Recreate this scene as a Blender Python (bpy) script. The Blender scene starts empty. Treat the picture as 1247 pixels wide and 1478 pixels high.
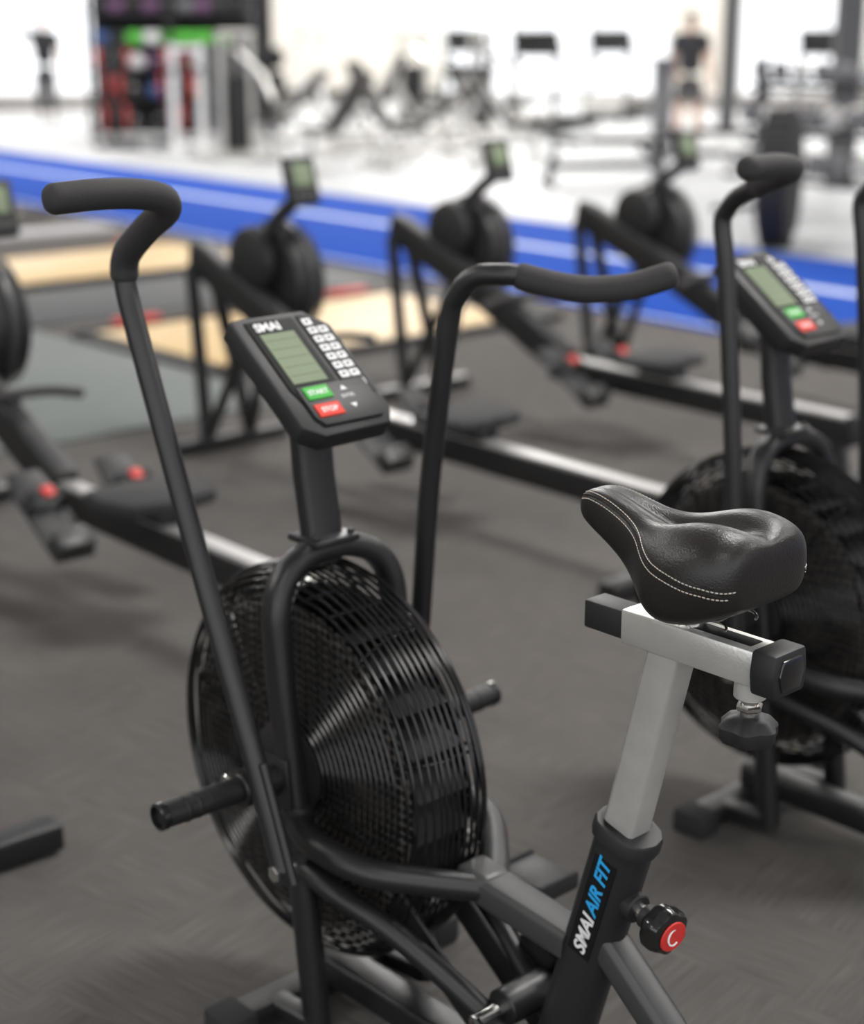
import bpy, bmesh, math, random
from mathutils import Vector, Matrix, Euler
from mathutils.bvhtree import BVHTree
random.seed(4)
SC=bpy.context.scene
COL=bpy.context.collection
D=bpy.data
try:
    SC.view_settings.view_transform='Standard'
    SC.view_settings.look='None'
except Exception: pass

# ------------------------------------------------------------ materials
def mat(name,col,rough=.5,metal=0.,bump=0.,bscale=200.,var=0.,vscale=8.,coat=0.,emit=None,estr=0.,spec=.5):
    m=D.materials.new(name); m.use_nodes=True
    nt=m.node_tree; b=nt.nodes['Principled BSDF']
    b.inputs['Base Color'].default_value=(*col,1); b.inputs['Roughness'].default_value=rough
    b.inputs['Metallic'].default_value=metal
    b.inputs['Specular IOR Level'].default_value=spec
    if coat: b.inputs['Coat Weight'].default_value=coat; b.inputs['Coat Roughness'].default_value=.1
    tc=nt.nodes.new('ShaderNodeTexCoord')
    n2=nt.nodes.new('ShaderNodeTexNoise'); n2.inputs['Scale'].default_value=vscale; n2.inputs['Detail'].default_value=4
    nt.links.new(tc.outputs['Object'],n2.inputs['Vector'])
    v=var if var else .12
    mr=nt.nodes.new('ShaderNodeMapRange'); mr.inputs['To Min'].default_value=1-v; mr.inputs['To Max'].default_value=1+v
    nt.links.new(n2.outputs['Fac'],mr.inputs['Value'])
    mx=nt.nodes.new('ShaderNodeVectorMath'); mx.operation='SCALE'; mx.inputs[0].default_value=col
    nt.links.new(mr.outputs['Result'],mx.inputs['Scale']); nt.links.new(mx.outputs['Vector'],b.inputs['Base Color'])
    if bump:
        n=nt.nodes.new('ShaderNodeTexNoise'); n.inputs['Scale'].default_value=bscale; n.inputs['Detail'].default_value=3
        nt.links.new(tc.outputs['Object'],n.inputs['Vector'])
        bp=nt.nodes.new('ShaderNodeBump'); bp.inputs['Strength'].default_value=bump; bp.inputs['Distance'].default_value=.002
        nt.links.new(n.outputs['Fac'],bp.inputs['Height']); nt.links.new(bp.outputs['Normal'],b.inputs['Normal'])
    if emit:
        b.inputs['Emission Color'].default_value=(*emit,1); b.inputs['Emission Strength'].default_value=estr
    return m
M_frame=mat('black_powder_coat',(.012,.012,.0125),.36,bump=.15,bscale=900)
M_matte=mat('matte_black_plastic',(.015,.015,.0155),.48,bump=.15,bscale=1200,spec=.4)
M_foam=mat('foam_grip',(.022,.020,.020),.70,bump=.5,bscale=700)
M_wire=mat('gloss_black_wire',(.008,.008,.008),.18)
M_gloss=mat('gloss_black',(.01,.01,.01),.18,coat=.3)
M_leather=mat('black_leather',(.015,.013,.012),.31,bump=.3,bscale=450,spec=.4)
M_stitch=mat('stitch_thread',(.66,.60,.54),.8)
M_silver=mat('brushed_silver',(.64,.63,.60),.3,metal=.65,bump=.15,bscale=260,var=.12,vscale=25)
M_steel=mat('polished_steel',(.6,.59,.57),.22,metal=1.)
M_greytube=mat('grey_powder_coat',(.040,.040,.040),.40)
M_red=mat('red_plastic',(.55,.03,.025),.4)
M_btnred=mat('red_button',(.70,.06,.04),.55,spec=.2)
M_btngreen=mat('green_button',(.07,.42,.07),.55,spec=.2)
M_lcd=mat('lcd_screen',(.20,.245,.16),.6,spec=.12)
M_lcdink=mat('lcd_ink',(.08,.1,.07),.5,spec=.1)
M_white=mat('white_print',(.75,.75,.75),.5)
M_blue=mat('blue_print',(.02,.35,.75),.5)
M_label=mat('label_black',(.006,.006,.006),.6,spec=.2)
M_alu=mat('aluminium_rail',(.50,.49,.48),.4,metal=.6)
M_rub=mat('rubber_black',(.016,.016,.017),.8,bump=.4,bscale=250)
M_wall=mat('painted_wall',(.70,.67,.62),.8)
M_dark=mat('dark_panel',(.015,.015,.016),.6,spec=.3)
M_col=mat('dark_grey_column',(.06,.06,.065),.6)
M_paintw=mat('white_painted_steel',(.75,.75,.75),.4)

def perf_mat():
    m=D.materials.new('perforated_steel'); m.use_nodes=True; nt=m.node_tree; b=nt.nodes['Principled BSDF']
    tc=nt.nodes.new('ShaderNodeTexCoord'); v=nt.nodes.new('ShaderNodeTexVoronoi'); v.inputs['Scale'].default_value=70; v.inputs['Randomness'].default_value=.15
    nt.links.new(tc.outputs['Object'],v.inputs['Vector'])
    r=nt.nodes.new('ShaderNodeValToRGB'); r.color_ramp.elements[0].position=.38; r.color_ramp.elements[0].color=(.003,.003,.003,1)
    r.color_ramp.elements[1].position=.50; r.color_ramp.elements[1].color=(.10,.09,.082,1)
    nt.links.new(v.outputs['Distance'],r.inputs['Fac']); nt.links.new(r.outputs['Color'],b.inputs['Base Color'])
    b.inputs['Roughness'].default_value=.4; b.inputs['Metallic'].default_value=.2
    return m
M_perf=perf_mat()

def carpet():
    m=D.materials.new('carpet_tiles'); m.use_nodes=True; nt=m.node_tree; b=nt.nodes['Principled BSDF']; L=nt.links.new
    tc=nt.nodes.new('ShaderNodeTexCoord'); mp=nt.nodes.new('ShaderNodeMapping'); mp.inputs['Rotation'].default_value=(0,0,math.radians(38))
    L(tc.outputs['Object'],mp.inputs['Vector'])
    outs=[]
    for sc in ((7,210,1),(210,7,1)):
        mm=nt.nodes.new('ShaderNodeMapping'); mm.inputs['Scale'].default_value=sc; L(mp.outputs['Vector'],mm.inputs['Vector'])
        n=nt.nodes.new('ShaderNodeTexNoise'); n.inputs['Scale'].default_value=1; n.inputs['Detail'].default_value=4; L(mm.outputs['Vector'],n.inputs['Vector']); outs.append(n)
    ch=nt.nodes.new('ShaderNodeTexChecker'); ch.inputs['Scale'].default_value=4.; L(mp.outputs['Vector'],ch.inputs['Vector'])
    mix=nt.nodes.new('ShaderNodeMix'); mix.data_type='FLOAT'; L(ch.outputs['Fac'],mix.inputs[0]); L(outs[0].outputs['Fac'],mix.inputs[2]); L(outs[1].outputs['Fac'],mix.inputs[3])
    r=nt.nodes.new('ShaderNodeValToRGB'); r.color_ramp.elements[0].position=.25; r.color_ramp.elements[0].color=(.060,.055,.0515,1)
    r.color_ramp.elements[1].position=.75; r.color_ramp.elements[1].color=(.122,.113,.106,1)
    L(mix.outputs[0],r.inputs['Fac'])
    n3=nt.nodes.new('ShaderNodeTexNoise'); n3.inputs['Scale'].default_value=1.3; L(mp.outputs['Vector'],n3.inputs['Vector'])
    mr=nt.nodes.new('ShaderNodeMapRange'); mr.inputs['To Min'].default_value=.82; mr.inputs['To Max'].default_value=1.18; L(n3.outputs['Fac'],mr.inputs['Value'])
    mx=nt.nodes.new('ShaderNodeVectorMath'); mx.operation='SCALE'; L(r.outputs['Color'],mx.inputs[0]); L(mr.outputs['Result'],mx.inputs['Scale'])
    L(mx.outputs['Vector'],b.inputs['Base Color']); b.inputs['Roughness'].default_value=.95; b.inputs['Specular IOR Level'].default_value=.15
    bp=nt.nodes.new('ShaderNodeBump'); bp.inputs['Strength'].default_value=.35; bp.inputs['Distance'].default_value=.002
    L(mix.outputs[0],bp.inputs['Height']); L(bp.outputs['Normal'],b.inputs['Normal'])
    return m
M_carpet=carpet()
def wood():
    m=D.materials.new('plywood'); m.use_nodes=True; nt=m.node_tree; b=nt.nodes['Principled BSDF']; L=nt.links.new
    tc=nt.nodes.new('ShaderNodeTexCoord'); mm=nt.nodes.new('ShaderNodeMapping'); mm.inputs['Scale'].default_value=(2,25,2); L(tc.outputs['Object'],mm.inputs['Vector'])
    n=nt.nodes.new('ShaderNodeTexNoise'); n.inputs['Scale'].default_value=1.5; n.inputs['Detail'].default_value=5; L(mm.outputs['Vector'],n.inputs['Vector'])
    r=nt.nodes.new('ShaderNodeValToRGB'); r.color_ramp.elements[0].color=(.45,.30,.13,1); r.color_ramp.elements[1].color=(.70,.51,.26,1); L(n.outputs['Fac'],r.inputs['Fac'])
    L(r.outputs['Color'],b.inputs['Base Color']); b.inputs['Roughness'].default_value=.5
    return m
M_wood=wood()
M_turf=mat('blue_turf',(.010,.058,.33),.95,bump=.6,bscale=60,var=.2,spec=.1)
M_line=mat('white_turf_line',(.55,.62,.78),.9)
M_pale=mat('pale_rubber_floor',(.38,.39,.40),.55,bump=.2,bscale=50,var=.15,vscale=3)
M_mat=mat('grey_green_mat',(.10,.117,.11),.75,bump=.3,bscale=80,var=.15)
M_darkmat=mat('dark_rubber_mat',(.045,.047,.05),.7,bump=.3,bscale=80,var=.2)
M_lightmat=mat('light_grey_mat',(.34,.34,.35),.7)

# ------------------------------------------------------------ geometry helpers
def empty(name,loc=(0,0,0),rz=0.):
    o=D.objects.new(name,None); COL.objects.link(o); o.location=loc; o.rotation_euler=(0,0,rz); o.empty_display_size=.1
    return o
def obj(name,verts,faces,m,parent=None,smooth=True,M=None):
    me=D.meshes.new(name); 
    if M is not None: verts=[M@Vector(v) for v in verts]
    me.from_pydata([tuple(v) for v in verts],[],faces); me.validate(); 
    bm=bmesh.new(); bm.from_mesh(me); bmesh.ops.recalc_face_normals(bm,faces=bm.faces); bm.to_mesh(me); bm.free()
    if smooth: 
        me.polygons.foreach_set('use_smooth',[True]*len(me.polygons))
        try: me.set_sharp_from_angle(angle=math.radians(38))
        except Exception: pass
    me.materials.append(m)
    o=D.objects.new(name,me); COL.objects.link(o)
    if parent: o.parent=parent
    return o
def catmull(P,n=8,closed=False):
    P=[Vector(p) for p in P]; N=len(P)
    if N<3: return P
    out=[]
    rng=N if closed else N-1
    for i in range(rng):
        if closed: a,b,c,d=P[(i-1)%N],P[i],P[(i+1)%N],P[(i+2)%N]
        else:
            b,c=P[i],P[i+1]; a=P[i-1] if i>0 else b*2-c; d=P[i+2] if i+2<N else c*2-b
        for k in range(n):
            t=k/n; out.append(.5*((2*b)+(c-a)*t+(2*a-5*b+4*c-d)*t*t+(3*b-a-3*c+d)*t**3))
    if not closed: out.append(P[-1])
    return out
def circ(r,seg=14): return [(r*math.cos(2*math.pi*i/seg),r*math.sin(2*math.pi*i/seg)) for i in range(seg)]
def rrect(w,h,c,n=3):
    pts=[]
    for cx,cy,a0 in ((w/2-c,h/2-c,0),(-w/2+c,h/2-c,90),(-w/2+c,-h/2+c,180),(w/2-c,-h/2+c,270)):
        for k in range(n+1):
            a=math.radians(a0+90*k/n); pts.append((cx+c*math.cos(a),cy+c*math.sin(a)))
    return pts
def sweepdata(pts,prof,ref=None,scales=None,closed=False,dome=0):
    pts=[Vector(p) for p in pts]; N=len(pts); T=[]
    for i in range(N):
        if closed: t=pts[(i+1)%N]-pts[i-1]
        else: t=pts[min(i+1,N-1)]-pts[max(i-1,0)]
        T.append(t.normalized())
    fr=[]
    if ref is None:
        t=T[0]; r=Vector((0,0,1)) if abs(t.z)<.9 else Vector((1,0,0)); x=(r-t*r.dot(t)).normalized()
        for i in range(N):
            x=(x-T[i]*x.dot(T[i])).normalized(); fr.append((x,T[i].cross(x)))
    else:
        r=Vector(ref)
        for i in range(N):
            x=(r-T[i]*r.dot(T[i])).normalized(); fr.append((x,T[i].cross(x)))
    V=[];F=[]; K=len(prof); rows=[]
    sc=scales or [1]*N
    if dome and not closed:
        R=max(abs(p[0]) for p in prof)*dome
        e=[]
        for k,(o,s) in enumerate(((1,.35),(.8,.72),(.4,.93))): e.append((pts[0]-T[0]*R*o,fr[0],sc[0]*s))
        for i in range(N): e.append((pts[i],fr[i],sc[i]))
        for o,s in ((.4,.93),(.8,.72),(1,.35)): e.append((pts[-1]+T[-1]*R*o,fr[-1],sc[-1]*s))
        rows=e
    else: rows=[(pts[i],fr[i],sc[i]) for i in range(N)]
    for p,(x,y),s in rows:
        for a,b in prof: V.append(p+x*a*s+y*b*s)
    n=len(rows)
    for i in range(n if closed else n-1):
        j=(i+1)%n
        for k in range(K):
            l=(k+1)%K; F.append((i*K+k,i*K+l,j*K+l,j*K+k))
    if not closed: F.append(tuple(range(K))[::-1]); F.append(tuple((n-1)*K+k for k in range(K)))
    return V,F
def tube(name,pts,r,m,parent,seg=16,sm=6,dome=0,closed=False,scales=None):
    p=catmull(pts,sm,closed) if sm and len(pts)>2 else pts
    V,F=sweepdata(p,circ(r,seg),None,scales,closed,dome); return obj(name,V,F,m,parent)
def rtube(name,pts,w,h,c,m,parent,ref=(0,1,0),sm=0,scales=None):
    p=catmull(pts,sm) if sm and len(pts)>2 else pts
    V,F=sweepdata(p,rrect(w,h,c),ref,scales); return obj(name,V,F,m,parent)
def box(name,c,s,m,parent=None,rot=(0,0,0),bev=.003,M=None,seg=2):
    bm=bmesh.new(); bmesh.ops.create_cube(bm,size=1)
    bmesh.ops.scale(bm,vec=s,verts=bm.verts)
    bev=min(bev,min(s)*.45)
    if bev>0: bmesh.ops.bevel(bm,geom=list(bm.edges)+list(bm.verts),offset=bev,segments=seg,profile=.5,affect='EDGES')
    T=Matrix.Translation(c)@Euler(rot).to_matrix().to_4x4()
    if M is not None: T=M@T
    bmesh.ops.transform(bm,matrix=T,verts=bm.verts)
    me=D.meshes.new(name); bm.to_mesh(me); bm.free(); me.materials.append(m)
    me.polygons.foreach_set('use_smooth',[True]*len(me.polygons))
    try: me.set_sharp_from_angle(angle=math.radians(35))
    except Exception: pass
    o=D.objects.new(name,me); COL.objects.link(o)
    if parent: o.parent=parent
    return o
def lathe(name,prof,origin,axis,m,parent,seg=32,lobes=0,amp=0.):
    ax=Vector(axis).normalized(); r=Vector((0,0,1)) if abs(ax.z)<.9 else Vector((1,0,0))
    x=(r-ax*r.dot(ax)).normalized(); y=ax.cross(x); V=[];F=[]; o=Vector(origin)
    for rr,h in prof:
        for k in range(seg):
            a=2*math.pi*k/seg; q=rr*(1+amp*math.cos(lobes*a)); V.append(o+ax*h+x*q*math.cos(a)+y*q*math.sin(a))
    for i in range(len(prof)-1):
        for k in range(seg):
            l=(k+1)%seg; F.append((i*seg+k,i*seg+l,(i+1)*seg+l,(i+1)*seg+k))
    F.append(tuple(range(seg))[::-1]); F.append(tuple((len(prof)-1)*seg+k for k in range(seg)))
    return obj(name,V,F,m,parent)
def cyl(name,p0,p1,r,m,parent,seg=24,ch=.002):
    d=Vector(p1)-Vector(p0); h=d.length; ch=min(ch,r*.4,h*.3)
    return lathe(name,[(r-ch,0),(r,ch),(r,h-ch),(r-ch,h)],p0,d,m,parent,seg)
def prism(name,outline,z0,z1,m,parent,M=None,bev=.003):
    bm=bmesh.new(); vs=[bm.verts.new((x,y,z0)) for x,y in outline]; f=bm.faces.new(vs)
    e=bmesh.ops.extrude_face_region(bm,geom=[f]); 
    bmesh.ops.translate(bm,vec=(0,0,z1-z0),verts=[v for v in e['geom'] if isinstance(v,bmesh.types.BMVert)])
    bmesh.ops.recalc_face_normals(bm,faces=bm.faces)
    if bev: bmesh.ops.bevel(bm,geom=list(bm.edges)+list(bm.verts),offset=bev,segments=2,profile=.5,affect='EDGES')
    if M is not None: bmesh.ops.transform(bm,matrix=M,verts=bm.verts)
    me=D.meshes.new(name); bm.to_mesh(me); bm.free(); me.materials.append(m)
    me.polygons.foreach_set('use_smooth',[True]*len(me.polygons))
    try: me.set_sharp_from_angle(angle=math.radians(35))
    except Exception: pass
    o=D.objects.new(name,me); COL.objects.link(o)
    if parent: o.parent=parent
    return o
def text(name,body,size,m,parent,M,ext=.0004,shear=0.,bold=0.,align='LEFT'):
    cu=D.curves.new(name,'FONT'); cu.body=body; cu.size=size; cu.extrude=ext; cu.shear=shear; cu.offset=bold; cu.align_x=align
    cu.materials.append(m); o=D.objects.new(name,cu); COL.objects.link(o); o.parent=parent; o.matrix_local=M
    return o
def frameM(o,ex,ey):
    ex=Vector(ex).normalized(); ey=Vector(ey); ey=(ey-ex*ey.dot(ex)).normalized(); ez=ex.cross(ey)
    M=Matrix.Identity(4)
    for i in range(3): M[i][0]=ex[i];M[i][1]=ey[i];M[i][2]=ez[i];M[i][3]=o[i]
    return M
def duplicate(root,name,loc,rz,skip=()):
    n=empty(name,loc,rz)
    for c in list(root.children):
        if any(c.name.startswith(s) for s in skip): continue
        k=c.copy(); COL.objects.link(k); k.parent=n
    return n

# ------------------------------------------------------------ AIR BIKE (X rearward, Y rider's right, Z up, origin under axle)
def bike_arms(P,left,right):
    for side,pts in (('left',left),('right',right)):
        stem,grip=pts
        tube(side+'_arm_tube',stem,.0168,M_frame,P,16,6)
        tube(side+'_foam_grip',grip,.0208,M_foam,P,18,7,dome=.6)
        a0=Vector(stem[0]); d=(Vector(stem[1])-a0).normalized()
        rtube(side+'_arm_plate',[a0-d*.02,a0+d*.16],.014,.05,.006,M_frame,P)
        sg=-1 if side=='left' else 1
        cyl(side+'_link_bolt',a0+Vector((0,-sg*.02,0)),a0+Vector((0,sg*.02,0)),.013,M_steel,P,6)
def make_bike(name,loc,rz):
    P=empty(name,loc,rz)
    fa,fz,R=-.022,.435,.320
    prof=[]
    for r in [.075+.0125*i for i in range(15)]: prof.append((.078-.006*((r-.07)/.18)**2,r))
    for a in (15,30,44,58,72): prof.append((.028+.045*math.cos(math.radians(a)),.258+.060*math.sin(math.radians(a))))
    full=[(-b,r,.0024) for b,r in prof]+[(b,r,.0024) for b,r in prof]+[(b,R,.0029) for b in (-.036,-.024,-.012,0,.012,.024,.036)]
    V=[];F=[]
    for b,r,w in full:
        n=96; base=len(V); K=6
        for i in range(n):
            a=2*math.pi*i/n
            for k in range(K):
                q=2*math.pi*k/K; rr=r+w*math.cos(q)
                V.append((fa+rr*math.cos(a),b+w*math.sin(q),fz+rr*math.sin(a)))
        for i in range(n):
            j=(i+1)%n
            for k in range(K):
                l=(k+1)%K; F.append((base+i*K+k,base+i*K+l,base+j*K+l,base+j*K+k))
    obj('fan_cage_rings',V,F,M_wire,P)
    V=[];F=[]
    line=[(-.078,.07),(-.077,.16),(-.071,.25),(-.055,.29),(-.028,.315),(0,.315),(.028,.315),(.055,.29),(.071,.25),(.077,.16),(.078,.07)]
    for i in range(10):
        a=math.radians(18+36*i); ca,sa=math.cos(a),math.sin(a)
        v,f=sweepdata(catmull([(fa+r*ca,b*.96,fz+r*sa) for b,r in line],3),circ(.003,6)); o=len(V); V+=v; F+=[tuple(x+o for x in q) for q in f]
    obj('fan_cage_spokes',V,F,M_wire,P)
    for s in (-1,1):
        lathe('hub_cap_%s'%('left' if s<0 else 'right'),[(.078,0),(.078,.006),(.06,.012),(.03,.014)],(fa,s*.074,fz),(0,s,0),M_matte,P)
        V=[];F=[];n=64
        for i in range(n):
            a=2*math.pi*i/n
            for r in (.07,.268): V.append((fa+r*math.cos(a),s*.058,fz+r*math.sin(a)))
        for i in range(n):
            j=(i+1)%n; F.append((2*i,2*i+1,2*j+1,2*j))
        obj('perforated_plate_%s'%('left' if s<0 else 'right'),V,F,M_perf,P)
    V=[];F=[]
    for i in range(26):
        a=2*math.pi*i/26
        Mx=Matrix.Translation((fa,0,fz))@Matrix.Rotation(-a,4,'Y')@Matrix.Translation((.245,0,0))@Matrix.Rotation(math.radians(58),4,'Y')
        o=len(V)
        for x in (-.05,.05):
            for y in (-.05,.05):
                for z in (-.0015,.0015): V.append(Mx@Vector((x,y,z)))
        F+=[tuple(o+k for k in q) for q in ((0,1,3,2),(4,6,7,5),(0,4,5,1),(2,3,7,6),(0,2,6,4),(1,5,7,3))]
    obj('fan_blades',V,F,M_dark,P,False)
    lathe('fan_drum',[(.03,-.04),(.19,-.04),(.195,-.03),(.195,.03),(.19,.04),(.03,.04)],(fa,0,fz),(0,1,0),M_dark,P,48)
    cyl('fan_axle',(fa,-.2,.45),(fa,.2,.45),.012,M_steel,P)
    pts=[(.085,-.115,.03),(.045,-.115,.36),(.012,-.118,.64),(.004,-.112,.72),(-.004,-.085,.762),(-.01,-.04,.782),(-.01,0,.785),(-.01,.04,.782),(-.004,.085,.762),(.004,.112,.72),(.012,.118,.64),(.045,.115,.36),(.085,.115,.03)]
    rtube('arch_frame',catmull(pts,6),.044,.038,.016,M_frame,P,ref=(1,0,.05))
    box('arch_mount_plate',(-.02,0,.80),(.075,.085,.012),M_frame,P,bev=.004)
    for s in (-1,1):
        cyl('mount_bolt_%s'%('a' if s<0 else 'b'),(.005,s*.033,.8),(.005,s*.033,.812),.006,M_matte,P,6)
    rtube('front_mast',[(-.022,0,.79),(-.042,0,.90),(-.055,0,1.05)],.066,.036,.012,M_frame,P,ref=(0,1,0))
    for s,n in ((-1,'left'),(1,'right')):
        prism('axle_bracket_'+n,[(-.06,-.04),(.06,-.04),(.05,.05),(-.03,.05)],-.004,.004,M_frame,P,M=frameM((0,s*.135,.44),(1,0,0),(0,0,1)),bev=.002)
        cyl('foot_peg_'+n,(.015,s*.2,.452),(.01,s*.335,.452),.0195,M_matte,P,24,.002)
        lathe('foot_peg_cap_'+n,[(.019,0),(.021,.002),(.021,.012),(.0165,.014),(.0165,.004)],(.01,s*.33,.452),(0,s,0),M_gloss,P)
        for k in range(5):
            lathe('foot_peg_knurl_%s_%d'%(n,k),[(.0195,0),(.0205,.002),(.0205,.005),(.0195,.007)],(.012,s*(.215+.02*k),.452),(0,s,0),M_matte,P,24)
        cyl('peg_mount_'+n,(.02,s*.13,.452),(.02,s*.205,.452),.026,M_frame,P)
        tube('fork_arm_'+n,[(.04,s*.115,.385),(.12,s*.14,.378),(.22,s*.125,.368),(.29,s*.07,.36),(.345,s*.015,.352)],.0215,M_frame if s<0 else M_greytube,P,16,6)
        tube('lower_arm_'+n,[(.05,s*.115,.31),(.13,s*.115,.295),(.24,s*.09,.262),(.38,s*.055,.19),(.50,s*.035,.12)],.018,M_frame,P,16,6)
        cyl('fork_clamp_'+n,(.052,s*.115,.34),(.045,s*.115,.41),.026,M_frame,P)
    rtube('centre_tube',[(.31,0,.354),(.52,0,.335)],.06,.045,.01,M_greytube,P,ref=(0,1,0))
    box('junction_block',(.335,0,.353),(.07,.062,.05),M_greytube,P,rot=(0,.09,0),bev=.015,seg=3)
    top=Vector((.607,0,.545)); d=Vector((.0835,0,.294)).normalized()
    rtube('seat_tube_sleeve',[top-d*.47,top],.062,.082,.028,M_matte,P,ref=(0,1,0))
    rtube('sleeve_collar',[top-d*.022,top-d*.004,top],.076,.096,.035,M_matte,P,ref=(0,1,0),scales=[1,1,.95])
    rtube('seat_post',[top-d*.1,Vector((.668,0,.82))],.044,.05,.007,M_silver,P,ref=(0,1,0))
    so=top-d*.205+Vector((0,-.0315,0))
    Ms=frameM(so,d,Vector((-1,0,0)))
    prism('decal',[(-.005,-.02),(.158,-.02),(.158,.018),(-.005,.018)],0,.0006,M_label,P,M=Ms,bev=0)
    text('decal_text_white','SMAI',.029,M_white,P,Ms@Matrix.Translation((0,-.011,.001)),shear=.2,bold=.0007)
    text('decal_text_blue','AIR FIT',.029,M_blue,P,Ms@Matrix.Translation((.067,-.011,.001)),shear=.25,bold=.0007)
    kz=top-d*.115
    kd=Vector((.97,-.12,-.13)).normalized(); k0=kz+Vector((.035,0,0))
    cyl('knob_boss',k0-kd*.01,k0+kd*.02,.021,M_matte,P)
    cyl('knob_stem',k0+kd*.01,k0+kd*.045,.011,M_steel,P)
    cyl('knob_neck',k0+kd*.032,k0+kd*.05,.017,M_matte,P)
    lathe('adjust_knob',[(.012,0),(.026,.005),(.032,.014),(.032,.028),(.029,.036),(.021,.039)],k0+kd*.045,kd,M_gloss,P,48,6,.06)
    ke=k0+kd*.084
    cyl('knob_cap_red',ke,ke+kd*.003,.0215,M_red,P,32,.001)
    V,F=sweepdata([(ke+kd*.0035)+Vector((0,math.cos(math.radians(a))*.011,math.sin(math.radians(a))*.011)) for a in range(50,320,15)],circ(.0013,6)); obj('knob_cap_mark',V,F,M_white,P)
    zc=.8285
    box('slider_insert',(.572,0,zc-.001),(.075,.040,.038),M_matte,P,bev=.003)
    box('seat_slider',(.703,0,zc),(.206,.050,.046),M_silver,P,bev=.004)
    box('slider_slot',(.733,0,zc+.0225),(.115,.024,.003),M_label,P,bev=.001)
    prism('slider_end_cap',[(-.03,-.028),(.03,-.028),(.034,0),(.03,.028),(-.03,.028),(-.034,0)],0,.036,M_matte,P,M=frameM((.804,0,zc),(0,1,0),(0,0,1)),bev=.005)
    prism('slider_cap_face',[(-.018,-.02),(.018,-.02),(.024,0),(.018,.02),(-.018,.02),(-.024,0)],0,.005,M_gloss,P,M=frameM((.838,0,zc),(0,1,0),(0,0,1)),bev=.002)
    cyl('slider_boss',(.785,0,.806),(.785,0,.782),.02,M_silver,P)
    cyl('slider_pin',(.785,0,.785),(.785,0,.755),.011,M_steel,P)
    cyl('slider_nut',(.785,0,.774),(.785,0,.766),.017,M_steel,P,6)
    lathe('slider_knob',[(.014,0),(.026,.004),(.035,.014),(.035,.026),(.030,.034),(.018,.037)],(.785,0,.760),(0,0,-1),M_matte,P,48,6,.08)
    cyl('saddle_stem',(.70,0,.84),(.70,0,.872),.013,M_steel,P)
    box('saddle_clamp',(.70,0,.878),(.04,.05,.026),M_steel,P,bev=.006)
    for s in (-1,1):
        tube('saddle_rail_'+('left' if s<0 else 'right'),[(.60,s*.012,.925),(.65,s*.02,.888),(.72,s*.024,.88),(.77,s*.035,.915)],.0038,M_steel,P,8,5)
        V,F=sweepdata([(.755+.010*math.cos(t*.6),s*.03+.010*math.sin(t*.6),.868+.0016*t) for t in range(0,24)],circ(.0018,6)); obj('saddle_spring_'+('left' if s<0 else 'right'),V,F,M_steel,P)
    # --- saddle
    A0,LEN=.519,.286
    ST=[ #t, halfwidth, top, bottom, hump
     (0,.015,.979,.958,0),(.03,.024,.990,.952,0),(.10,.032,.996,.944,0),(.22,.037,.991,.929,.001),(.34,.044,.981,.910,.002),(.44,.060,.974,.889,.004),
     (.53,.081,.972,.874,.008),(.62,.096,.976,.869,.012),(.72,.101,.983,.872,.015),(.82,.100,.989,.880,.012),(.90,.095,.991,.891,.007),(.96,.086,.988,.899,.003),(1.,.072,.981,.908,0)]
    sec=[(-.45,0,0),(-.78,.02,0),(-.94,.16,0),(-1.,.40,0),(-.985,.64,0),(-.90,.84,0),(-.74,.95,.3),(-.50,1.,1.),(-.27,1.005,.6),(-.12,1.0,-.4),(0,.995,-.9)]
    sec=sec+[(-a,b,c) for a,b,c in sec[:-1][::-1]]
    V=[];F=[];K=len(sec); rings=[]
    for t,w,zt,zb,h in ST:
        ring=[Vector((A0+LEN*t,a*w,zb+(zt-zb)*b+h*c*1.1)) for a,b,c in sec]
        rings.append(ring); V+=ring
    for i in range(len(rings)-1):
        for k in range(K):
            l=(k+1)%K; F.append((i*K+k,i*K+l,(i+1)*K+l,(i+1)*K+k))
    for i,dx_ in ((0,-.004),(len(rings)-1,.003)):
        c=sum(rings[i],Vector())/K
        inner=[r.lerp(c,.35)+Vector((dx_,0,0)) for r in rings[i]]; o=len(V); V+=inner; V.append(c+Vector((dx_*1.3,0,0)))
        for k in range(K):
            l=(k+1)%K; F.append((i*K+k,i*K+l,o+l,o+k)); F.append((o+k,o+l,o+K))
    s=obj('saddle',V,F,M_leather,P); s.data.polygons.foreach_set('use_smooth',[True]*len(s.data.polygons))
    at=s.data.attributes.get('sharp_edge')
    if at: s.data.attributes.remove(at)
    md=s.modifiers.new('sub','SUBSURF'); md.levels=2; md.render_levels=2
    bpy.context.view_layer.update()
    dg=bpy.context.evaluated_depsgraph_get(); bvh=BVHTree.FromObject(s,dg)
    def onsurf(p,off=.0006):
        loc,nor,_,_=bvh.find_nearest(p)
        if nor.dot(p-Vector((p.x,0,.92)))<0: nor=-nor
        return loc+nor*off
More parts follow.
